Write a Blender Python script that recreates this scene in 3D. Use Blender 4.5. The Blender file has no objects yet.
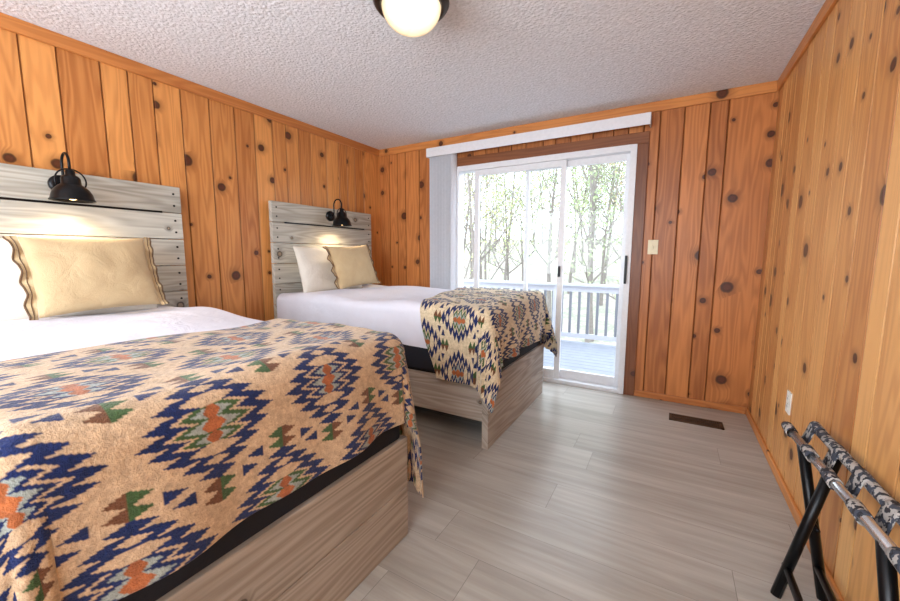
import bpy, bmesh, math, random
import numpy as np
from mathutils import Vector, Matrix, noise
random.seed(7); np.random.seed(7)
SC=bpy.context.scene
COL=SC.collection
SC.view_settings.view_transform='Standard'
SC.view_settings.look='None'
SC.view_settings.exposure=0.0

# ------------------------------------------------------------ constants
LX,RX,FY,BY,H=-3.05,0.581,3.608,-1.2,2.44
CAMH=1.2173

# ------------------------------------------------------------ node helpers
def lin(c):
    return tuple(((v/255)/12.92 if v/255<=0.04045 else ((v/255+0.055)/1.055)**2.4) for v in c)+(1.0,)
class M:
    def __init__(s,name):
        s.m=bpy.data.materials.new(name); s.m.use_nodes=True
        s.nt=s.m.node_tree; s.nt.nodes.clear()
        s.out=s.n('ShaderNodeOutputMaterial')
    def n(s,t,**k):
        nd=s.nt.nodes.new(t)
        for a,b in k.items(): setattr(nd,a,b)
        return nd
    def l(s,a,b): s.nt.links.new(a,b)
    def set(s,sock,v):
        if isinstance(v,bpy.types.NodeSocket): s.l(v,sock)
        else: sock.default_value=v
    def math(s,op,a,b=None,c=None,clamp=False):
        nd=s.n('ShaderNodeMath',operation=op); nd.use_clamp=clamp
        s.set(nd.inputs[0],a)
        if b is not None: s.set(nd.inputs[1],b)
        if c is not None: s.set(nd.inputs[2],c)
        return nd.outputs[0]
    def mix(s,f,a,b,blend='MIX'):
        nd=s.n('ShaderNodeMix',data_type='RGBA',blend_type=blend)
        s.set(nd.inputs[0],f); s.set(nd.inputs[6],a); s.set(nd.inputs[7],b)
        return nd.outputs[2]
    def maprange(s,v,a,b,c=0.0,d=1.0,smooth=True):
        nd=s.n('ShaderNodeMapRange'); nd.interpolation_type='SMOOTHSTEP' if smooth else 'LINEAR'
        s.set(nd.inputs[0],v)
        for i,x in enumerate((a,b,c,d)): s.set(nd.inputs[i+1],x)
        return nd.outputs[0]
    def noise(s,vec,scale,detail=3,rough=.5,dist=0,dim='3D'):
        nd=s.n('ShaderNodeTexNoise'); nd.noise_dimensions=dim
        if vec is not None: s.l(vec,nd.inputs['Vector'])
        nd.inputs['Scale'].default_value=scale; nd.inputs['Detail'].default_value=detail
        nd.inputs['Roughness'].default_value=rough; nd.inputs['Distortion'].default_value=dist
        return nd.outputs[0]
    def comb(s,x,y,z=0.0):
        nd=s.n('ShaderNodeCombineXYZ')
        s.set(nd.inputs[0],x);s.set(nd.inputs[1],y);s.set(nd.inputs[2],z); return nd.outputs[0]
    def sep(s,v):
        nd=s.n('ShaderNodeSeparateXYZ'); s.l(v,nd.inputs[0]); return nd.outputs
    def bump(s,h,strength=.3,dist=.01):
        nd=s.n('ShaderNodeBump'); nd.inputs['Strength'].default_value=strength; nd.inputs['Distance'].default_value=dist
        s.l(h,nd.inputs['Height']); return nd.outputs[0]
    def bsdf(s,color,rough=.5,metal=0,normal=None,**k):
        b=s.n('ShaderNodeBsdfPrincipled')
        s.set(b.inputs['Base Color'],color); s.set(b.inputs['Roughness'],rough); b.inputs['Metallic'].default_value=metal
        if normal is not None: s.l(normal,b.inputs['Normal'])
        for a,v in k.items(): s.set(b.inputs[a.replace('_',' ')],v)
        s.l(b.outputs[0],s.out.inputs[0]); return b
def coord(m,kind='Object'):
    return m.n('ShaderNodeTexCoord').outputs[kind]

def simple(name,c,rough=.5,metal=0,nscale=40,var=.08,bump=.0,**k):
    m=M(name); co=coord(m)
    nz=m.noise(co,nscale,3)
    c=lin(c); d=tuple(x*(1-var*2) for x in c[:3])+(1,)
    col=m.mix(nz,d,c)
    nrm=m.bump(nz,bump,.005) if bump else None
    m.bsdf(col,rough,metal,nrm,**k)
    return m.m

def pine(name,light,dark,knotc=(50,22,12),knotgate=.47,bumps=.15,rough=.4,tintamt=.75,ringamt=.36,kmax=.115,streak=.44):
    m=M(name)
    uv=coord(m,'UV'); x,y,z=m.sep(uv)
    at=m.n('ShaderNodeAttribute',attribute_name='tint'); tr,tg,tb=m.sep(at.outputs['Vector'])
    vor=m.n('ShaderNodeTexVoronoi',voronoi_dimensions='2D',feature='F1'); m.l(uv,vor.inputs['Vector']); vor.inputs['Scale'].default_value=4.2
    wob=m.noise(uv,25,2)
    dist=m.math('ADD',vor.outputs['Distance'],m.math('MULTIPLY',m.math('SUBTRACT',wob,.5),.04))
    cr,cg,cb=m.sep(vor.outputs['Color'])
    gate=m.math('GREATER_THAN',cr,knotgate)
    rad=m.math('MULTIPLY_ADD',m.math('MULTIPLY',cg,cg),kmax,.036)
    rel=m.math('DIVIDE',dist,rad)
    knot=m.math('MULTIPLY',gate,m.maprange(rel,1.15,.75))
    halo=m.math('MULTIPLY',gate,m.maprange(rel,3.4,.9))
    ring=m.math('MULTIPLY',gate,m.math('MULTIPLY',m.maprange(rel,1.4,1.05),m.maprange(rel,.55,1.0)))
    bend=m.math('MULTIPLY',halo,.026)
    gx=m.math('ADD',x,bend)
    g1=m.noise(m.comb(m.math('MULTIPLY',gx,70),m.math('MULTIPLY',y,2.2)),1.0,4,.6)
    base=m.noise(m.comb(m.math('MULTIPLY',gx,7),m.math('MULTIPLY',y,.55)),1.0,2,.5)
    rings=m.math('SINE',m.math('MULTIPLY',base,75))
    rings=m.math('MULTIPLY_ADD',rings,.5,.5)
    big=m.noise(m.comb(m.math('MULTIPLY',x,3),m.math('MULTIPLY',y,1.0)),1.0,2,.5)
    f=m.math('MULTIPLY_ADD',rings,ringamt,m.math('MULTIPLY',g1,streak))
    f=m.math('ADD',f,m.math('MULTIPLY',m.math('SUBTRACT',big,.5),.6))
    f=m.math('ADD',f,m.math('MULTIPLY',m.math('SUBTRACT',tr,.5),tintamt),clamp=True)
    col=m.mix(f,lin(light),lin(dark))
    col=m.mix(m.math('MULTIPLY',halo,.5),col,lin(tuple(int(a*.72) for a in dark)))
    kc=m.mix(m.noise(uv,90,2),lin(knotc),lin(tuple(min(255,int(a*1.9)) for a in knotc)))
    col=m.mix(m.math('MULTIPLY',knot,.92),col,kc)
    col=m.mix(m.math('MULTIPLY',ring,.75),col,lin((34,15,8)))
    col=m.mix(m.math('MULTIPLY',tg,.62),col,lin((74,36,14)))
    n=m.bump(m.math('ADD',g1,m.math('MULTIPLY',knot,.8)),bumps,.003)
    m.bsdf(col,rough,0,n,Specular_IOR_Level=.35)
    return m.m

# ------------------------------------------------------------ mesh helpers
class Geo:
    def __init__(s): s.v=[];s.f=[];s.mi=[];s.uv=[];s.t=[]
    def quad(s,pts,mi=0,uv=None,t=(0,0,0)):
        b=len(s.v); s.v+= [tuple(p) for p in pts]; s.f.append(tuple(range(b,b+len(pts)))); s.mi.append(mi)
        s.uv+= list(uv) if uv else [(0,0)]*len(pts)
        s.t+= [t if not isinstance(t,list) else t[i] for i in range(len(pts))]
    def box(s,lo,hi,mi=0,uvaxis=None,t=(0,0,0),off=None):
        x0,y0,z0=lo;x1,y1,z1=hi
        off=off or (random.random()*30,random.random()*30)
        F=[[(x0,y0,z0),(x0,y1,z0),(x1,y1,z0),(x1,y0,z0)],[(x0,y0,z1),(x1,y0,z1),(x1,y1,z1),(x0,y1,z1)],
           [(x0,y0,z0),(x1,y0,z0),(x1,y0,z1),(x0,y0,z1)],[(x0,y1,z0),(x0,y1,z1),(x1,y1,z1),(x1,y1,z0)],
           [(x0,y0,z0),(x0,y0,z1),(x0,y1,z1),(x0,y1,z0)],[(x1,y0,z0),(x1,y1,z0),(x1,y1,z1),(x1,y0,z1)]]
        d=[x1-x0,y1-y0,z1-z0]; la=uvaxis if uvaxis is not None else d.index(max(d))
        oth=[a for a in range(3) if a!=la]
        for q in F:
            uv=[(p[oth[0]]+p[oth[1]]+off[0],p[la]+off[1]) for p in q]
            s.quad(q,mi,uv,t)
    def obj(s,name,mats,parent=None,smooth=False,bevel=0,merge=False):
        me=bpy.data.meshes.new(name); me.from_pydata(s.v,[],s.f)
        for m in mats: me.materials.append(m)
        me.polygons.foreach_set('material_index',s.mi)
        ul=me.uv_layers.new(name='UVMap'); ul.data.foreach_set('uv',np.array(s.uv,dtype=np.float32).ravel())
        ca=me.attributes.new('tint','FLOAT_VECTOR','CORNER'); ca.data.foreach_set('vector',np.array(s.t,dtype=np.float32).ravel())
        o=bpy.data.objects.new(name,me); COL.objects.link(o)
        if parent: o.parent=parent
        if merge or bevel:
            bm=bmesh.new(); bm.from_mesh(me); bmesh.ops.remove_doubles(bm,verts=bm.verts,dist=1e-5); bm.to_mesh(me); bm.free()
        if bevel:
            md=o.modifiers.new('bevel','BEVEL'); md.width=bevel; md.segments=2; md.limit_method='ANGLE'
        if smooth: me.polygons.foreach_set('use_smooth',[True]*len(me.polygons))
        me.update()
        return o
def empty(name,loc=(0,0,0)):
    o=bpy.data.objects.new(name,None); COL.objects.link(o); o.location=loc; o.empty_display_size=.1; return o
def tube_into(g,pts,rads,seg=10,mi=0,cap=True):
    pts=[Vector(p) for p in pts]
    if not hasattr(rads,'__len__'): rads=[rads]*len(pts)
    rings=[]; up=None
    for i,p in enumerate(pts):
        d=(pts[min(i+1,len(pts)-1)]-pts[max(i-1,0)]).normalized()
        if up is None: up=d.orthogonal().normalized()
        up=(up-d*up.dot(d)).normalized(); sd=d.cross(up)
        rings.append([p+(up*math.cos(a)+sd*math.sin(a))*rads[i] for a in [2*math.pi*k/seg for k in range(seg)]])
    b=len(g.v)
    for r in rings: g.v+= [tuple(q) for q in r]
    def fa(idx):
        g.f.append(tuple(idx)); g.mi.append(mi); g.uv+=[(0.1*k,0) for k in range(len(idx))]; g.t+=[(0.5,0,0)]*len(idx)
    for i in range(len(rings)-1):
        for k in range(seg):
            a=b+i*seg+k; c=b+i*seg+(k+1)%seg
            fa((a,c,c+seg,a+seg))
    if cap:
        fa([b+k for k in range(seg)][::-1]); fa([b+(len(rings)-1)*seg+k for k in range(seg)])
def lathe_into(g,prof,center,seg=32,mi=0,closed=False):
    b=len(g.v); cx,cy,cz=center
    for r,z in prof:
        for k in range(seg):
            a=2*math.pi*k/seg; g.v.append((cx+r*math.cos(a),cy+r*math.sin(a),cz+z))
    for i in range(len(prof)-1):
        for k in range(seg):
            a=b+i*seg+k;c=b+i*seg+(k+1)%seg
            g.f.append((a,c,c+seg,a+seg)); g.mi.append(mi); g.uv+=[(0,0)]*4; g.t+=[(0,0,0)]*4
def grid_obj(name,P,mat,colors=None,parent=None,mats=None):
    ny,nx=P.shape[:2]
    me=bpy.data.meshes.new(name)
    idx=np.arange(ny*nx).reshape(ny,nx)
    F=np.stack([idx[:-1,:-1],idx[:-1,1:],idx[1:,1:],idx[1:,:-1]],-1).reshape(-1,4)
    me.from_pydata(P.reshape(-1,3).tolist(),[],F.tolist())
    me.polygons.foreach_set('use_smooth',[True]*len(F))
    me.materials.append(mat)
    if colors is not None:
        ca=me.color_attributes.new('pat','FLOAT_COLOR','POINT')
        c=np.ones((ny*nx,4),dtype=np.float32); c[:,:3]=colors.reshape(-1,3); ca.data.foreach_set('color',c.ravel())
    me.update()
    o=bpy.data.objects.new(name,me); COL.objects.link(o)
    if parent: o.parent=parent
    return o

# ------------------------------------------------------------ materials
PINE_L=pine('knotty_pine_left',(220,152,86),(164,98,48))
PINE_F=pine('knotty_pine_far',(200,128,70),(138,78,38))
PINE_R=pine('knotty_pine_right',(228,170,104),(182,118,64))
PINE_T=pine('pine_trim',(206,136,74),(162,94,46),knotgate=.8)
PINE_DT=pine('pine_door_trim',(142,88,52),(106,60,32),knotgate=.9)
BEDWOOD=pine('whitewashed_wood',(208,204,192),(148,143,132),knotc=(96,84,70),knotgate=.8,rough=.6,tintamt=.35,streak=.75,kmax=.06)
FOOTWOOD=pine('whitewashed_wood_frame',(188,179,168),(126,114,102),knotc=(90,76,62),knotgate=.85,rough=.6,tintamt=.3,streak=.75,kmax=.06)
BLACK=simple('black_metal',(18,18,20),.35,.6)
DARKFAB=simple('dark_box_fabric',(22,26,38),.9,0,120,.15,.2)
WHITE=simple('white_vinyl',(228,230,234),.4)
VAL=simple('valance_pvc',(226,226,230),.45)
IVORY=simple('ivory_plastic',(226,214,176),.4)
WPL=simple('white_plastic',(235,232,222),.4)
BRONZE=simple('bronze_metal',(56,40,30),.35,.8)
REG=simple('register_metal',(84,66,50),.5,.5)
CHROME=simple('brushed_steel',(200,202,206),.25,.9)
DECK=simple('deck_boards',(132,138,148),.8,0,8,.15,.2)
RAILW=simple('white_rail_paint',(180,184,192),.6)
BARK=simple('tree_bark',(140,132,124),.9,0,12,.25,.4)

def fabric(name,c,c2,bscale=300,bs=.2,wr=0.0,rough=.9,sheen=.3):
    m=M(name); co=coord(m)
    a=m.noise(co,bscale,3); b=m.noise(co,9,4,.55,.6)
    col=m.mix(b,lin(c),lin(c2))
    h=m.math('MULTIPLY_ADD',b,wr,m.math('MULTIPLY',a,.06))
    m.bsdf(col,rough,0,m.bump(h,bs,.05),Sheen_Weight=sheen)
    return m.m
DUVET=fabric('white_duvet_cotton',(214,214,224),(203,203,214),300,.3,.7,sheen=.05)
PILLOW=fabric('white_pillow_cotton',(222,216,206),(210,202,188),300,.4,.6,sheen=.05)
THROWM=fabric('beige_velvet',(200,176,136),(174,148,110),260,.45,.5,sheen=.1)
BROWNP=fabric('brown_edging',(104,76,44),(84,58,34),260,.3,.3)
def blanket_mat():
    m=M('southwest_fleece'); co=coord(m)
    at=m.n('ShaderNodeAttribute',attribute_name='pat')
    a=m.noise(co,60,4,.65); b=m.noise(co,220,3,.7)
    k=m.maprange(a,.3,.7,.68,1.14,False)
    k=m.math('MULTIPLY',k,m.maprange(b,.3,.7,.82,1.12,False))
    col=m.mix(1.0,at.outputs['Color'],m.comb(k,k,k),'MULTIPLY')
    h=m.math('ADD',m.math('MULTIPLY',a,.6),m.math('MULTIPLY',b,.4))
    m.bsdf(col,.97,0,m.bump(h,.6,.011),Sheen_Weight=.25,Specular_IOR_Level=.1)
    return m.m
BLANKET=blanket_mat()
def camo():
    m=M('camo_webbing'); co=coord(m)
    a=m.noise(co,38,2,.5); b=m.noise(co,60,2,.5)
    c=m.mix(m.maprange(a,.48,.52),lin((58,62,74)),lin((168,162,156)))
    c=m.mix(m.maprange(b,.54,.58),c,lin((30,30,38)))
    m.bsdf(c,.85,0,m.bump(m.noise(co,400,2),.3,.003)); return m.m
CAMO=camo()
def floor_mat():
    m=M('vinyl_plank_floor'); uv=coord(m,'UV'); x,y,z=m.sep(uv)
    at=m.n('ShaderNodeAttribute',attribute_name='tint'); tr,tg,tb=m.sep(at.outputs['Vector'])
    g=m.noise(m.comb(m.math('MULTIPLY',x,26),m.math('MULTIPLY',y,1.6)),1,5,.6,.4)
    g2=m.noise(m.comb(m.math('MULTIPLY',x,6),m.math('MULTIPLY',y,.7)),1,3,.5,.8)
    f=m.math('ADD',m.math('MULTIPLY',g,.6),m.math('MULTIPLY',g2,.55))
    f=m.math('ADD',f,m.math('MULTIPLY',m.math('SUBTRACT',tr,.5),.16))
    f=m.maprange(f,.3,.85)
    col=m.mix(f,lin((182,178,170)),lin((146,140,131)))
    col=m.mix(m.math('MULTIPLY',tg,.6),col,lin((80,76,70)))
    m.bsdf(col,m.math('MULTIPLY_ADD',g,.12,.24),0,m.bump(g,.06,.002),Specular_IOR_Level=.5); return m.m
FLOORM=floor_mat()
def ceil_mat():
    m=M('popcorn_ceiling'); co=coord(m)
    v=m.n('ShaderNodeTexVoronoi',feature='SMOOTH_F1'); m.l(co,v.inputs['Vector']); v.inputs['Scale'].default_value=62
    a=m.noise(co,55,4,.65); h=m.math('SUBTRACT',m.math('MULTIPLY',a,1.2),v.outputs['Distance'])
    col=m.mix(m.maprange(a,.3,.7),lin((212,212,215)),lin((232,232,236)))
    m.bsdf(col,.95,0,m.bump(h,.6,.009)); return m.m
CEILM=ceil_mat()
def glass_mat():
    m=M('door_glass'); t=m.n('ShaderNodeBsdfTransparent'); g=m.n('ShaderNodeBsdfGlossy'); g.inputs['Roughness'].default_value=.02
    fr=m.n('ShaderNodeFresnel'); fr.inputs[0].default_value=1.45
    mx=m.n('ShaderNodeMixShader'); m.l(m.math('MULTIPLY',fr.outputs[0],.5),mx.inputs[0]); m.l(t.outputs[0],mx.inputs[1]); m.l(g.outputs[0],mx.inputs[2])
    t.inputs[0].default_value=(.97,.98,.98,1); m.l(mx.outputs[0],m.out.inputs[0]); return m.m
GLASS=glass_mat()
def emis(name,c,edge,s,lo=.2):
    m=M(name); e=m.n('ShaderNodeEmission')
    lw=m.n('ShaderNodeLayerWeight'); lw.inputs[0].default_value=.5
    nz=m.noise(coord(m),14,3,.5,1.0)
    f=m.math('SUBTRACT',1.0,lw.outputs['Facing'])
    f=m.math('ADD',f,m.math('MULTIPLY',m.math('SUBTRACT',nz,.5),.25),clamp=True)
    m.l(m.mix(f,lin(edge),lin(c)),e.inputs[0])
    m.l(m.math('MULTIPLY_ADD',f,s*(1-lo),s*lo),e.inputs[1])
    m.l(e.outputs[0],m.out.inputs[0]); return m.m
DOME=emis('lit_frosted_glass',(255,248,232),(240,210,160),2.2,.42)
BULB=emis('lit_bulb',(255,214,150),(255,214,150),14.0)

# ------------------------------------------------------------ room shell
def plank_wall(name,mat,axis,const,inward,u0,u1,rects,seed):
    rnd=random.Random(seed); g=Geo(); e=.006; dp=.009
    seams=[u0]
    while seams[-1]<u1-.10:
        seams.append(min(u1,seams[-1]+rnd.choice([.115,.135,.145,.165,.19])))
    seams[-1]=u1
    def P(uu,z,d):
        c=const+inward*(-d)
        return (c,uu,z) if axis==0 else (uu,c,z)
    for i in range(len(seams)-1):
        a,b=seams[i],seams[i+1]; off=(i*3.37+seed,rnd.random()*40); t=rnd.random()
        for (ra,rb,z0,z1) in rects:
            A=max(a,ra);B=min(b,rb)
            if B-A<.004: continue
            ea=e if (A==a and i>0) else 0; eb=e if (B==b and i<len(seams)-2) else 0
            cols=[(A,dp if ea else 0,1 if ea else 0)]
            if ea: cols.append((A+ea,0,.35)); cols.append((A+ea+.002,0,0))
            if eb: cols+= [(B-eb-.002,0,0),(B-eb,0,.35)]
            cols.append((B,dp if eb else 0,1 if eb else 0))
            for (p,dd,gg),(q,de,ge) in zip(cols[:-1],cols[1:]):
                pts=[P(p,z0,dd),P(q,z0,de),P(q,z1,de),P(p,z1,dd)]
                uv=[(p+off[0],z0+off[1]),(q+off[0],z0+off[1]),(q+off[0],z1+off[1]),(p+off[0],z1+off[1])]
                tt=[(t,gg,0),(t,ge,0),(t,ge,0),(t,gg,0)]
                if (axis==0 and inward<0) or (axis==1 and inward>0):
                    pts=pts[::-1];uv=uv[::-1];tt=tt[::-1]
                g.quad(pts,0,uv,tt)
    for (ra,rb,z0,z1) in rects:
        if ra==u0: ra-=.10
        if rb==u1: rb+=.10
        c0=const-inward*.0105; c1=const-inward*.11
        if axis==0: g.box((min(c0,c1),ra,z0),(max(c0,c1),rb,z1),0,2,(.5,0,0))
        else: g.box((ra,min(c0,c1),z0),(rb,max(c0,c1),z1),0,2,(.5,0,0))
    return g.obj(name,[mat])
DX0,DX1,DZ1=-2.02,-0.30,2.13
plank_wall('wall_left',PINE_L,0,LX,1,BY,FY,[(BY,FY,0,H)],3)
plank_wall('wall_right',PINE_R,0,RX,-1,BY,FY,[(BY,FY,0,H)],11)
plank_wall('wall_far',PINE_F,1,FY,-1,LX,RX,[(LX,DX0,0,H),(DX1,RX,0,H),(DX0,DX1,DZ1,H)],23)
WX0,WX1,WZ0,WZ1=-2.75,0.25,.75,2.2  # added opening behind the camera, unseen, for interior fill light
plank_wall('wall_back',PINE_L,1,BY,1,LX,RX,[(LX,WX0,0,H),(WX1,RX,0,H),(WX0,WX1,0,WZ0),(WX0,WX1,WZ1,H)],31)
g=Geo()
for a,b in [(WX0,WX0+.05),(WX1-.05,WX1),(-1.28,-1.22)]: g.box((a,BY-.08,WZ0),(b,BY-.02,WZ1))
g.box((WX0,BY-.08,WZ0),(WX1,BY-.02,WZ0+.05)); g.box((WX0,BY-.08,WZ1-.05),(WX1,BY-.02,WZ1))
g.obj('added_fill_window',[WHITE])  # added window frame, unseen, around the fill light opening
g=Geo(); g.box((LX-.1,BY-.1,H+.0),(RX+.1,FY+.1,H+.1)); g.obj('ceiling',[CEILM])
g=Geo(); y=BY; r=random.Random(5); row=0; W=.225
while y<FY:
    y1=min(y+W,FY); x=LX-r.random()*1.2
    while x<RX:
        x1=x+1.5; a=max(x,LX);b=min(x1,RX)
        if b-a>.01:
            off=(r.random()*50,r.random()*50); t=r.random(); e=.0016
            def rect(xa,xb,ya,yb,tg):
                pts=[(xa,ya,0),(xb,ya,0),(xb,yb,0),(xa,yb,0)]
                g.quad(pts,0,[(p[1]+off[0],p[0]+off[1]) for p in pts],(t,tg,0))
            rect(a,b-e*1.5,y,y1-e,0); rect(a,b,y1-e,y1,1); rect(b-e*1.5,b,y,y1-e,1)
        x=x1
    y=y1; row+=1
g.box((LX-.1,BY-.1,-.1),(RX+.1,FY+.1,-.002))
g.obj('floor',[FLOORM])
def trim(name,lo,hi,mat=PINE_T,ax=None):
    g=Geo(); g.box(lo,hi,0,ax,(random.random(),0,0)); return g.obj(name,[mat],bevel=.004)
trim('trim_1',(LX,BY,H-.075),(LX+.018,FY-.019,H))
trim('trim_2',(LX,FY-.018,H-.075),(RX,FY,H))
trim('trim_3',(RX-.018,BY,H-.075),(RX,FY-.019,H))
trim('baseboard_left',(LX,BY,0),(LX+.014,FY,.06))
trim('baseboard_right',(RX-.014,BY,0),(RX,FY-.015,.055))
trim('baseboard_far',(DX1+.085,FY-.014,0),(RX,FY,.055))
trim('trim_4',(DX1,FY-.02,0),(DX1+.085,FY,DZ1),PINE_DT)
trim('trim_5',(DX0-.09,FY-.02,DZ1),(DX1+.085,FY,DZ1+.09),PINE_DT)
trim('trim_6',(DX0-.085,FY-.02,0),(DX0,FY,DZ1),PINE_DT)

# ------------------------------------------------------------ sliding door
door=empty('door_1')
g=Geo(); fy0,fy1=FY-.025,FY+.10
g.box((DX0,fy0,0),(DX0+.05,fy1,DZ1)); g.box((DX1-.05,fy0,0),(DX1,fy1,DZ1))
g.box((DX0+.05,fy0,DZ1-.05),(DX1-.05,fy1,DZ1)); g.box((DX0+.05,fy0,0),(DX1-.05,fy1,.035))
g.obj('frame',[WHITE],door,bevel=.003)
def panel(name,x0,x1,y,st=.05,lst=None):
    g=Geo(); z0,z1=.036,DZ1-.052; l=lst or st
    g.box((x0,y-.016,z0),(x0+l,y+.016,z1)); g.box((x1-st,y-.016,z0),(x1,y+.016,z1))
    g.box((x0+l,y-.016,z1-.055),(x1-st,y+.016,z1)); g.box((x0+l,y-.016,z0),(x1-st,y+.016,z0+.085))
    g.obj(name,[WHITE],door,bevel=.002)
    g=Geo(); g.quad([(x0+l,y,z0+.08),(x1-st,y,z0+.08),(x1-st,y,z1-.05),(x0+l,y,z1-.05)])
    g.obj(name+'_glass',[GLASS],door)
panel('sliding_panel',-1.80,-.875,FY+.02,.05)
panel('fixed_panel',-1.27,-.345,FY+.065,.042,.036)
g=Geo(); g.box((-.915,FY-.02,1.02),(-.895,FY+.004,1.12)); g.obj('latch',[BLACK],door,bevel=.003)
g=Geo(); g.box((-.345,FY-.052,.98),(-.325,FY-.04,1.22)); g.box((-.343,FY-.042,.99),(-.327,FY-.024,1.01)); g.box((-.343,FY-.042,1.19),(-.327,FY-.024,1.21)); g.obj('pull_handle',[BLACK],door,bevel=.003)

val=empty('vertical_blinds')
g=Geo(); g.box((-2.315,FY-.115,2.245),(-.21,FY-.108,2.335)); g.box((-2.315,FY-.108,2.245),(-2.309,FY-.001,2.335)); g.box((-.216,FY-.108,2.245),(-.21,FY-.001,2.335)); g.box((-2.309,FY-.108,2.329),(-.216,FY-.001,2.335))
g.obj('valance',[VAL],val,bevel=.002)
g=Geo(); g.box((-2.30,FY-.08,2.27),(-.225,FY-.045,2.30)); g.obj('head_rail',[WHITE],val)
g=Geo()
for i in range(8):
    x=-2.265+i*.037; a=math.radians(68+random.uniform(-6,6)); w=.040
    dx,dy=math.cos(a)*w,math.sin(a)*w; cy=FY-.064
    n=6
    for k in range(n):
        s0=-1+2*k/n; s1=-1+2*(k+1)/n
        c0=.008*(1-s0*s0); c1=.008*(1-s1*s1)
        g.quad([(x+dx*s0+c0,cy+dy*s0,.05),(x+dx*s1+c1,cy+dy*s1,.05),(x+dx*s1+c1,cy+dy*s1,2.27),(x+dx*s0+c0,cy+dy*s0,2.27)])
g.obj('slats',[simple('blind_slat_pvc',(212,214,220),.5)],val,smooth=True,merge=True)

# ------------------------------------------------------------ small wall things
def plate(name,c,nx,ny,w,h,mat,kind):
    e=empty(name); g=Geo()
    def bx(u0,u1,z0,z1,d0,d1,mi=0):
        if nx: xs=sorted((c[0]+nx*d0,c[0]+nx*d1)); g.box((xs[0],c[1]+u0,c[2]+z0),(xs[1],c[1]+u1,c[2]+z1),mi)
        else: ys=sorted((c[1]+ny*d0,c[1]+ny*d1)); g.box((c[0]+u0,ys[0],c[2]+z0),(c[0]+u1,ys[1],c[2]+z1),mi)
    bx(-w/2,w/2,-h/2,h/2,0,.006)
    if kind=='switch': bx(-.006,.006,-.012,.012,.006,.018)
    else:
        for s in (-1,1):
            bx(-.017,.017,s*.021-.014,s*.021+.014,.006,.009)
            bx(-.009,-.006,s*.021-.006,s*.021+.006,.009,.0095,1); bx(.006,.009,s*.021-.006,s*.021+.006,.009,.0095,1)
    g.obj('plate',[mat,BLACK],e,bevel=.0015); return e
plate('light_switch',(-.142,FY,1.29),0,-1,.075,.118,IVORY,'switch')
plate('wall_outlet',(RX,2.56,.455),-1,0,.072,.115,WPL,'outlet')
e=empty('floor_register'); g=Geo(); X0,X1,Y0,Y1=.055,.395,3.185,3.32
g.box((X0,Y0,0),(X1,Y0+.018,.006)); g.box((X0,Y1-.018,0),(X1,Y1,.006)); g.box((X0,Y0,0),(X0+.018,Y1,.006)); g.box((X1-.018,Y0,0),(X1,Y1,.006))
g.box((X0+.018,(Y0+Y1)/2-.004,0),(X1-.018,(Y0+Y1)/2+.004,.006))
x=X0+.026
while x<X1-.022: g.box((x,Y0+.018,0),(x+.005,Y1-.018,.005)); x+=.0125
g.box((X0+.005,Y0+.005,0),(X1-.005,Y1-.005,.0012),1)
g.obj('grille',[REG,BLACK],e)

cl=empty('ceiling_light'); cx,cy=-1.09,1.53
g=Geo(); lathe_into(g,[(0,0),(.13,0),(.14,-.01),(.14,-.05),(.155,-.062),(.168,-.072),(.172,-.092),(.162,-.106),(.146,-.114),(.134,-.110),(.134,-.08)],(cx,cy,H),48)
g.obj('bronze_pan',[BRONZE],cl,smooth=True)
g=Geo(); prof=[(.134*math.cos(a),-.106-.108*math.sin(a)) for a in [math.pi/2*k/12 for k in range(13)]]
prof[-1]=(.0,prof[-1][1]); lathe_into(g,prof,(cx,cy,H),48); g.obj('glass_dome',[DOME],cl,smooth=True)

# ------------------------------------------------------------ beds
def wav(a,b,seed,amp,sc):
    r=np.random.RandomState(seed); o=np.zeros_like(a)
    for i in range(7):
        th=r.rand()*6.28; k=sc*(.6+1.2*r.rand()); o+=np.sin((a*np.cos(th)+b*np.sin(th))*k+r.rand()*6.28+1.5*np.sin((a*np.sin(th)-b*np.cos(th))*k*.5))
    return o*amp/3
def drape(S,T,xe,y0,y1,top,r,seed,amp,sc,flare=.05,corner=.28,fold=.012,foldk=22):
    du=np.maximum(0,S-(xe-r)); dv1=np.maximum(0,T-(y1-r)); dv0=np.maximum(0,(y0+r)-T); dv=dv1-dv0
    L=np.hypot(du,dv); Ls=np.maximum(L,1e-9); cx=du/Ls; cy=dv/Ls
    q=math.pi*r/2
    s2=(2*np.abs(cx*cy))**1.5
    k=np.clip(flare+corner*s2,0,.9)
    over=np.maximum(0,L-q); la=np.minimum(L,q)/r
    out=r*np.sin(la)+over*k
    down=r*(1-np.cos(la))+over*np.sqrt(1-k*k)
    fw=np.sin((S*np.abs(cy)+T*np.abs(cx))*foldk+seed)+.6*np.sin((S*np.abs(cy)+T*np.abs(cx))*foldk*1.73+2*seed)
    out=out+fold*fw*np.clip(over/.25,0,1.2)*(1-s2)
    X=np.minimum(S,xe-r)+cx*out; Y=np.clip(T,y0+r,y1-r)+cy*out
    Z=top-down+wav(S,T,seed,amp,sc)*np.clip(1-over/.3,.1,1)
    return np.stack([X,Y,Z],-1)
C=lambda *a: np.array(lin(a)[:3])
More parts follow.
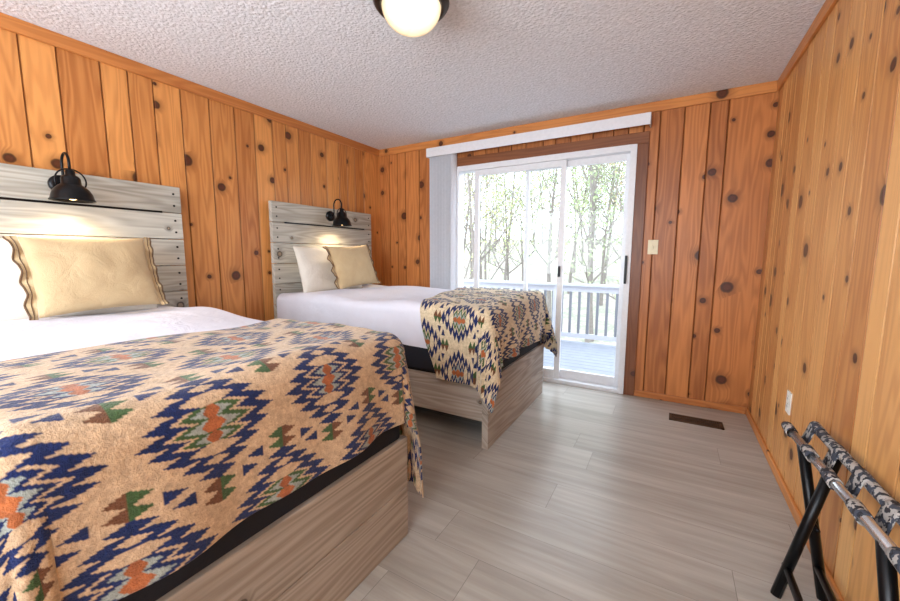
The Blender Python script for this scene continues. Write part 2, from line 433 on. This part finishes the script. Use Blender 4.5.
def pattern(S,T,base,seed):
    u=.029
    navy=C(24,38,84);green=C(62,88,50);olive=C(116,122,72);orange=C(170,98,56);sage=C(150,158,152);brown=C(108,70,46);tan=C(*base)
    A=T/u+200; B=(S+5)/u+200
    PB=9; PA=12
    Bi=np.floor(B).astype(int); fb=B-Bi
    rowcell=np.floor((Bi+4)/PB).astype(int)
    j=(Bi+4)%PB-4
    j2=np.abs(j)
    sh=(rowcell%2)*(PA/2)
    Ash=A+sh; colcell=np.floor((Ash+PA/2)/PA).astype(int)
    Aw=(Ash+PA/2)%PA-PA/2
    side=np.abs(Aw)
    out=np.broadcast_to(tan,S.shape+(3,)).copy()
    tw=(1-2*np.abs(fb-.5))
    def bar(w,c,extra=None):
        m=(side<w+1.5*tw)&(w+1.5>0.3)&(side<w+1.5)
        if extra is not None: m&=extra
        out[m]=c
    g2=((rowcell+colcell)%2==0)
    w=np.array([3.9,3.3,2.4,1.3,.1])[j2]
    bar(w,navy)
    bar(w-1.7,tan)
    bar(np.where(j2<=1,w-2.3,-9),green,g2); bar(np.where(j2<=1,w-2.3,-9),navy,~g2)
    bar(np.where(j2<=1,w-3.2,-9),sage)
    out[(j2==0)&(side<.4+.6*tw)]=orange
    out[(j2==1)&(side<.2+.5*tw)]=orange*.85
    d=(PA/2-side)
    m=(j2>=3)&(d<.2+1.3*tw)
    out[m&g2]=green; out[m&~g2]=brown
    m=(j2==4)&(d>=2.0)&(d<2.0+1.6*tw); out[m]=navy
    return out
def pillow(name,w,h,t,cy,cx,cz,tilt,mat,parent=None,roll=0,seed=0,ruffle=False):
    n=48; u=np.linspace(-1,1,n); U,V=np.meshgrid(u,u)
    def side(sg):
        th=t/2*np.power(np.clip(1-U**2,0,1),.42)*np.power(np.clip(1-V**2,0,1),.42)
        x=w/2*U*(1-.05*(1-V**2)); y=h/2*V*(1-.06*(1-U**2))
        wr=wav(U*1.0,V*1.0,seed+3,.006,5)*np.clip(th/(t/2),0,1)
        return np.stack([x,y,sg*(th+wr)],-1)
    e=empty(name) if parent is None else parent
    rt=Matrix(((0,-math.sin(tilt),math.cos(tilt)),(1,0,0),(0,math.cos(tilt),math.sin(tilt))))
    rz=Matrix.Rotation(roll,3,'Z')
    R=np.array(rt@rz)
    off=np.array([cx,cy,cz])
    for sg,nm in ((1,'front'),(-1,'back')):
        P=side(sg)@R.T+off
        grid_obj(nm,P if sg>0 else P[:,::-1],mat,parent=e)
    if ruffle:
        m=90; vv=np.linspace(-1.03,1.03,m)
        for s in (-1,1):
            rows=[]
            for k,f in enumerate(np.linspace(0,1,5)):
                x=s*(w/2*.96+f*.034)
                yy=h/2*vv; zz=.012*f*np.sin(vv*11)+.005*f*np.sin(vv*23)
                xx=np.full(m,x)+s*.005*f*np.cos(vv*11+1)-s*.03*(1-vv**2)*.5+s*.012
                rows.append(np.stack([xx,yy,zz],-1))
            P=np.array(rows)@R.T+off
            grid_obj('flange',P,mat,parent=e)
            g=Geo(); tube_into(g,[tuple(p) for p in P[-1]],.0045,6); 
            g.obj('edging',[BROWNP],e,smooth=True)
            g=Geo(); tube_into(g,[tuple(p+np.array([.003,0,0])) for p in P[2]],.002,6); g.obj('edging_inner',[BROWNP],e,smooth=True)
    return e

def make_bed(y0,y1,hy0,hy1,seed,blanket):
    bed=empty('bed'); XE=-.93
    g=Geo(); zt=1.675; ph=.178; hx0,hx1=LX+.045,LX+.085
    z=zt; i=0
    while z-ph>.15:
        g.box((hx0,hy0,z-ph+.004),(hx1,hy1,z),0,1,(random.random(),0,0)); z-=ph; i+=1
    g.obj('headboard_planks',[BEDWOOD],bed,bevel=.004)
    g=Geo()
    for yy in (hy0+.08,hy1-.13): g.box((LX+.012,yy,0),(hx0,yy+.05,zt-.02),0,2,(.5,0,0))
    g.obj('headboard_posts',[FOOTWOOD],bed)
    g=Geo(); z=zt
    for k in range(6):
        for yy in (hy0+.045,hy1-.045):
            for dz in (.05,.128):
                tube_into(g,[(hx1-.002,yy,z-dz),(hx1+.003,yy,z-dz)],.007,10)
        z-=ph
    g.box((hx1,hy0+.12,zt-ph-.004),(hx1+.006,hy1-.12,zt-ph+.008))
    g.obj('bolts_and_rail',[BLACK],bed)
    g=Geo(); f1=XE+.0
    g.box((f1-.045,y0,0),(f1,y1,.225),0,1,(.4,0,0)); g.box((f1-.045,y0,.228),(f1,y1,.45),0,1,(.8,0,0))
    g.obj('footboard',[FOOTWOOD],bed,bevel=.004)
    g=Geo()
    g.box((hx1,y0+.01,.17),(f1-.046,y0+.04,.42),0,0,(.2,0,0)); g.box((hx1,y1-.04,.17),(f1-.046,y1-.01,.42),0,0,(.7,0,0))
    g.obj('side_rails',[FOOTWOOD],bed,bevel=.004)
    g=Geo(); g.box((hx1+.01,y0+.045,.22),(f1-.05,y1-.045,.45)); g.box((hx1+.01,y0+.015,.43),(f1-.02,y1-.015,.62))
    g.obj('box_spring',[DARKFAB],bed,bevel=.02)
    g=Geo(); g.box((hx1+.01,y0+.04,.621),(f1-.05,y1-.04,.85)); g.obj('mattress',[DUVET],bed,bevel=.03)
    r=.075; top=.885; dr=.33
    s=np.linspace(hx1+.02,XE-r+dr,150); t=np.linspace(y0-dr+r,y1+dr-r,150)
    S,T=np.meshgrid(s,t); P=drape(S,T,XE,y0,y1,top,r,seed,.011,7,flare=.03,corner=.1,fold=.008)
    P[...,2]+=.02*np.exp(-((P[...,0]+2.4)/.4)**2)
    grid_obj('duvet',P,DUVET,parent=bed)
    b=blanket; o=.014; r=.085
    smax=(XE+o-r)+(b['foot']-r+math.pi*r/2); t0=(y0-o+r)-(b['side']-r+math.pi*r/2); t1=(y1+o-r)+(b['side']-r+math.pi*r/2)
    t=np.linspace(t0,t1,int((t1-t0)/.0034)); q=np.linspace(0,1,int((smax+1.6)/.0034))
    Q,T=np.meshgrid(q,t); smin=b['s0']+b['sk']*(T-(y0+y1)/2)+.012*np.sin(T*9)
    S=smin+(smax-smin)*Q
    P=drape(S,T,XE+o,y0-o,y1+o,top+.02,r,seed,.011,7,flare=b.get('flare',.07),corner=b.get('corner',.3),fold=b['fold'],foldk=13)
    P[...,2]+=.006*np.sin(S*40+3*np.sin(T*6))*np.clip((S-smin)/.1,0,1)*.3
    cols=pattern(S,T,b['base'],seed)
    ob=grid_obj('patterned_blanket',P,BLANKET,cols)
    md=ob.modifiers.new('thick','SOLIDIFY'); md.thickness=.008; md.offset=1
    return bed
make_bed(.11,1.25,.17,1.405,3,dict(foot=.36,side=.68,s0=-1.64,sk=-.04,base=(194,166,134),corner=.10,flare=.05,fold=.010))
make_bed(2.09,3.27,2.10,3.345,8,dict(foot=.36,side=.49,s0=-1.60,sk=-.28,base=(212,194,162),corner=.26,flare=.06,fold=.018))

pillow('bed_pillow',.74,.44,.16,.76,-2.80,1.085,math.radians(14),PILLOW,seed=1)
pillow('bed_pillow',.74,.44,.16,2.58,-2.80,1.085,math.radians(14),PILLOW,seed=2,roll=.02)
pillow('throw_pillow',.50,.40,.15,.81,-2.62,1.115,math.radians(17),THROWM,seed=4,roll=.03,ruffle=True)
pillow('throw_pillow',.50,.40,.15,2.68,-2.60,1.115,math.radians(17),THROWM,seed=5,roll=.06,ruffle=True)

def sconce(y):
    e=empty('wall_sconce'); x0=LX+.086; xs=x0+.165; zb=1.50
    g=Geo()
    tube_into(g,[(x0,y,1.60),(x0+.018,y,1.60),(x0+.024,y,1.60)],[.05,.05,.035],28)
    pts=[]
    pts.append((x0+.02,y,1.60)); pts.append((x0+.05,y,1.605))
    for k in range(13):
        a=math.pi*(1-k/12.); pts.append((x0+.1125+.0525*math.cos(a),y,1.70+.055*math.sin(a)))
    pts.append((xs,y,1.665))
    tube_into(g,[pts[0],pts[1],(x0+.06,y,1.63)]+pts[2:],.0065,10)
    yk=[(xs,y-.062*math.sin(a),1.605+.062*math.cos(a)) for a in np.linspace(-2.0,2.0,19)]
    tube_into(g,yk,.004,8)
    prof=[(0,.168),(.012,.166),(.020,.155),(.021,.135),(.034,.128),(.040,.118),(.041,.088),(.052,.080),(.070,.062),(.082,.038),(.088,.012),(.094,.004),(.094,0),(.090,.001),(.084,.012),(.076,.036),(.064,.058),(.046,.074)]
    lathe_into(g,prof,(xs,y,zb),36)
    g.obj('lamp_body',[BLACK],e,smooth=True)
    g=Geo(); lathe_into(g,[(0,-.0),(.014,.004),(.024,.018),(.026,.034),(.018,.052),(.012,.07)],(xs,y,zb+.004),20); g.obj('bulb',[BULB],e,smooth=True)
    L=bpy.data.lights.new('sconce_light','SPOT'); L.energy=11; L.color=(1,.78,.5); L.shadow_soft_size=.03; L.spot_size=math.radians(150); L.spot_blend=.6
    lo=bpy.data.objects.new('sconce_light',L); COL.objects.link(lo); lo.location=(xs,y,zb-.004); lo.parent=e
sconce(.80); sconce(2.74)

# ------------------------------------------------------------ luggage rack
rk=empty('luggage_rack')
A0,A1=Vector((.440,1.96,.54)),Vector((.487,1.10,.545))
B0,B1=Vector((.522,1.93,.56)),Vector((.552,1.10,.565))
g=Geo(); tube_into(g,[A0,A1],.014,14); tube_into(g,[B0,B1],.014,14); g.obj('top_rails',[CHROME],rk,smooth=True)
g=Geo()
def lerp(a,b,t): return a+(b-a)*t
for t in (.22,.84):
    a=lerp(A0,A1,t); b=lerp(B0,B1,t)
    fa=Vector((.535,a.y-.06,.016)); fb=Vector((.395,b.y-.06,.016))
    tube_into(g,[a,fa],.0165,12); tube_into(g,[b+Vector((0,-.038,0)),fb+Vector((0,-.038,0))],.0165,12)
    mid=(lerp(a,fa,.5)); tube_into(g,[mid+Vector((0,.02,0)),mid+Vector((0,-.06,0))],.007,8)
a=lerp(A0,A1,.22);b=lerp(A0,A1,.84)
tube_into(g,[(.515,a.y-.05,.12),(.515,b.y-.05,.12)],.012,10)
tube_into(g,[(.42,a.y-.09,.12),(.42,b.y-.09,.12)],.012,10)
g.obj('legs',[BLACK],rk,smooth=True)
for t in (.06,.30,.50,.70,.93):
    a=lerp(A0,A1,t); b=lerp(B0,B1,t); w=.036
    prof=[]
    for k in range(8):
        an=math.pi*(1.45-k/7*1.3); prof.append((a.x+.0175*math.cos(an),a.z+.0175*math.sin(an)))
    for k in range(1,12):
        f=k/12; prof.append((a.x+.018+(b.x-a.x-.036)*f,a.z+(b.z-a.z)*f-.05*math.sin(math.pi*f)))
    for k in range(10):
        an=math.pi*(1.0-k/9*1.5); prof.append((b.x+.0175*math.cos(an),b.z+.0175*math.sin(an)))
    P=np.array([[(px,a.y+dy,pz) for (px,pz) in prof] for dy in (-w,-w/2,0,w/2,w)])
    o=grid_obj('strap',P,CAMO,parent=rk)
    md=o.modifiers.new('s','SOLIDIFY'); md.thickness=.0025; md.offset=0
g=Geo(); tube_into(g,[lerp(B0,B1,t) for t in (.0,.25,.5,.75,1)],.0172,14); g.obj('rail_sleeve',[CAMO],rk,smooth=True)

# ------------------------------------------------------------ outdoors
g=Geo(); y=FY+.12
while y<5.95:
    g.box((-7,y,-.13),(5,y+.135,-.10),0,0); y+=.142
g.obj('deck',[DECK])
rl=empty('deck_railing'); g=Geo(); ry=5.9
g.box((-7,ry-.06,.765),(5,ry+.06,.80)); g.box((-7,ry-.02,.68),(5,ry+.02,.765)); g.box((-7,ry-.02,-.02),(5,ry+.02,.05))
x=-6.95
while x<5: g.box((x,ry-.045,-.10),(x+.09,ry+.045,.765)); x+=1.8
g.obj('rails_and_posts',[RAILW],rl)
g=Geo(); x=-6.9
while x<5: g.box((x,ry-.018,.04),(x+.035,ry+.018,.70)); x+=.13
g.obj('balusters',[simple('baluster_paint',(112,116,122),.7)],rl)
def ground_mat():
    m=M('leaf_litter_ground'); co=coord(m); a=m.noise(co,1.2,5,.6); b=m.noise(co,9,4,.6)
    c=m.mix(m.maprange(a,.4,.6),lin((158,150,138)),lin((134,138,122))); c=m.mix(m.maprange(b,.5,.7),c,lin((172,166,154)))
    m.bsdf(c,.95); return m.m
def hill(y): return -2.6+max(0,min(1,(y-12)/32))*5.5
X,Y=np.meshgrid(np.linspace(-60,40,90),np.linspace(4.2,60,80))
Z=-2.2-.3+wav(X,Y,5,.25,.35)+np.clip((Y-12)/32,0,1)*5.5
grid_obj('ground',np.stack([X,Y,Z],-1),ground_mat())
LEAF=[]
for i,c in enumerate([(146,154,110),(172,156,126),(130,144,106)]):
    m=M('leaves_%d'%i); nz=m.noise(coord(m),6,2); col=m.mix(nz,lin(c),lin(tuple(min(255,int(v*1.25)) for v in c)))
    m.bsdf(col,.9); LEAF.append(m.m)
def tree_mesh(seed,h,r0,nl,leafmat):
    r=random.Random(seed); g=Geo(); tips=[]
    def branch(p,d,l,rad,lev):
        pts=[p];rads=[rad]; n=6 if lev==0 else 4
        for i in range(n):
            d=(d+Vector((r.uniform(-1,1),r.uniform(-1,1),r.uniform(-.3,.6)))*(.06 if lev==0 else .22)).normalized()
            pts.append(pts[-1]+d*l/n); rads.append(rad*(1-.75*(i+1)/n))
            if lev<3 and (lev>0 or i>=1):
                for _ in range(2):
                    nd=(d*.5+Vector((r.uniform(-1,1),r.uniform(-1,1),r.uniform(0,.8)))).normalized()
                    branch(pts[-1],nd,l*(.36 if lev==0 else .5),rads[-1]*.5,lev+1)
            if lev>=2: tips.append(pts[-1])
        tube_into(g,pts,rads,6 if lev<2 else 3,0,False)
    branch(Vector((0,0,0)),Vector((0,0,1)),h,r0,0)
    for _ in range(nl):
        p=r.choice(tips)+Vector((r.gauss(0,.25),r.gauss(0,.25),r.gauss(0,.25))); s=r.uniform(.03,.065)
        a=Vector((r.uniform(-1,1),r.uniform(-1,1),r.uniform(-1,1))).normalized(); b=a.orthogonal().normalized()
        g.quad([p-a*s,p-b*s*.6,p+a*s,p+b*s*.6],1)
    o=g.obj('tree',[BARK,leafmat]); return o
protos=[tree_mesh(1,8,.10,1300,LEAF[0]),tree_mesh(2,10,.11,900,LEAF[1]),tree_mesh(3,7,.07,2000,LEAF[2]),tree_mesh(4,9,.09,300,LEAF[1])]
r=random.Random(12)
spots=[]
for i in range(60):
    y=r.uniform(12,44); k=r.uniform(-.75,.12); spots.append((k*y+r.uniform(-.5,.5),y))
spots.sort(key=lambda s:s[1])
for i,(x,y) in enumerate(spots):
    if i<4: o=protos[i]
    else:
        o=bpy.data.objects.new('tree',protos[r.randrange(4)].data); COL.objects.link(o)
    o.location=(x,y,hill(y)-.1); o.rotation_euler=(0,0,r.random()*6.28); s=r.uniform(.8,1.25); o.scale=(s,s,s)

# ------------------------------------------------------------ lighting
w=bpy.data.worlds.new('World'); SC.world=w; w.use_nodes=True; nt=w.node_tree; nt.nodes.clear()
bg=nt.nodes.new('ShaderNodeBackground'); bo=nt.nodes.new('ShaderNodeOutputWorld'); nt.links.new(bg.outputs[0],bo.inputs[0])
bg.inputs[0].default_value=(.86,.95,1.08,1); bg.inputs[1].default_value=5.8
def area(name,loc,rot,sx,sy,portal,power=0,col=(1,1,1)):
    L=bpy.data.lights.new(name,'AREA'); L.shape='RECTANGLE'; L.size=sx; L.size_y=sy; L.cycles.is_portal=portal
    if not portal: L.energy=power; L.color=col
    o=bpy.data.objects.new(name,L); COL.objects.link(o); o.location=loc; o.rotation_euler=rot
area('portal_door',((DX0+DX1)/2,FY+.12,DZ1/2),(-math.pi/2,0,0),DX1-DX0,DZ1,True)
area('added_fill_light',((WX0+WX1)/2,BY-.1,(WZ0+WZ1)/2),(math.pi/2,0,0),WX1-WX0,WZ1-WZ0,False,106,(.92,.97,1.0))  # added area lamp behind the camera, brightens the interior

# ------------------------------------------------------------ camera
psi,p,rr=.524,.1179,.0029
F=Vector((-math.sin(psi)*math.cos(p),math.cos(psi)*math.cos(p),-math.sin(p)))
R=Vector((math.cos(psi),math.sin(psi),0)); U=R.cross(F)
R2=R*math.cos(rr)+U*math.sin(rr); U2=U*math.cos(rr)-R*math.sin(rr)
cam=bpy.data.cameras.new('camera'); co=bpy.data.objects.new('camera',cam); COL.objects.link(co)
cam.sensor_width=36; cam.sensor_fit='HORIZONTAL'; cam.lens=381.28/900*36; cam.clip_start=.05; cam.clip_end=200
m4=Matrix(((R2.x,U2.x,-F.x,0),(R2.y,U2.y,-F.y,0),(R2.z,U2.z,-F.z,CAMH),(0,0,0,1)))
co.matrix_world=m4
SC.camera=co
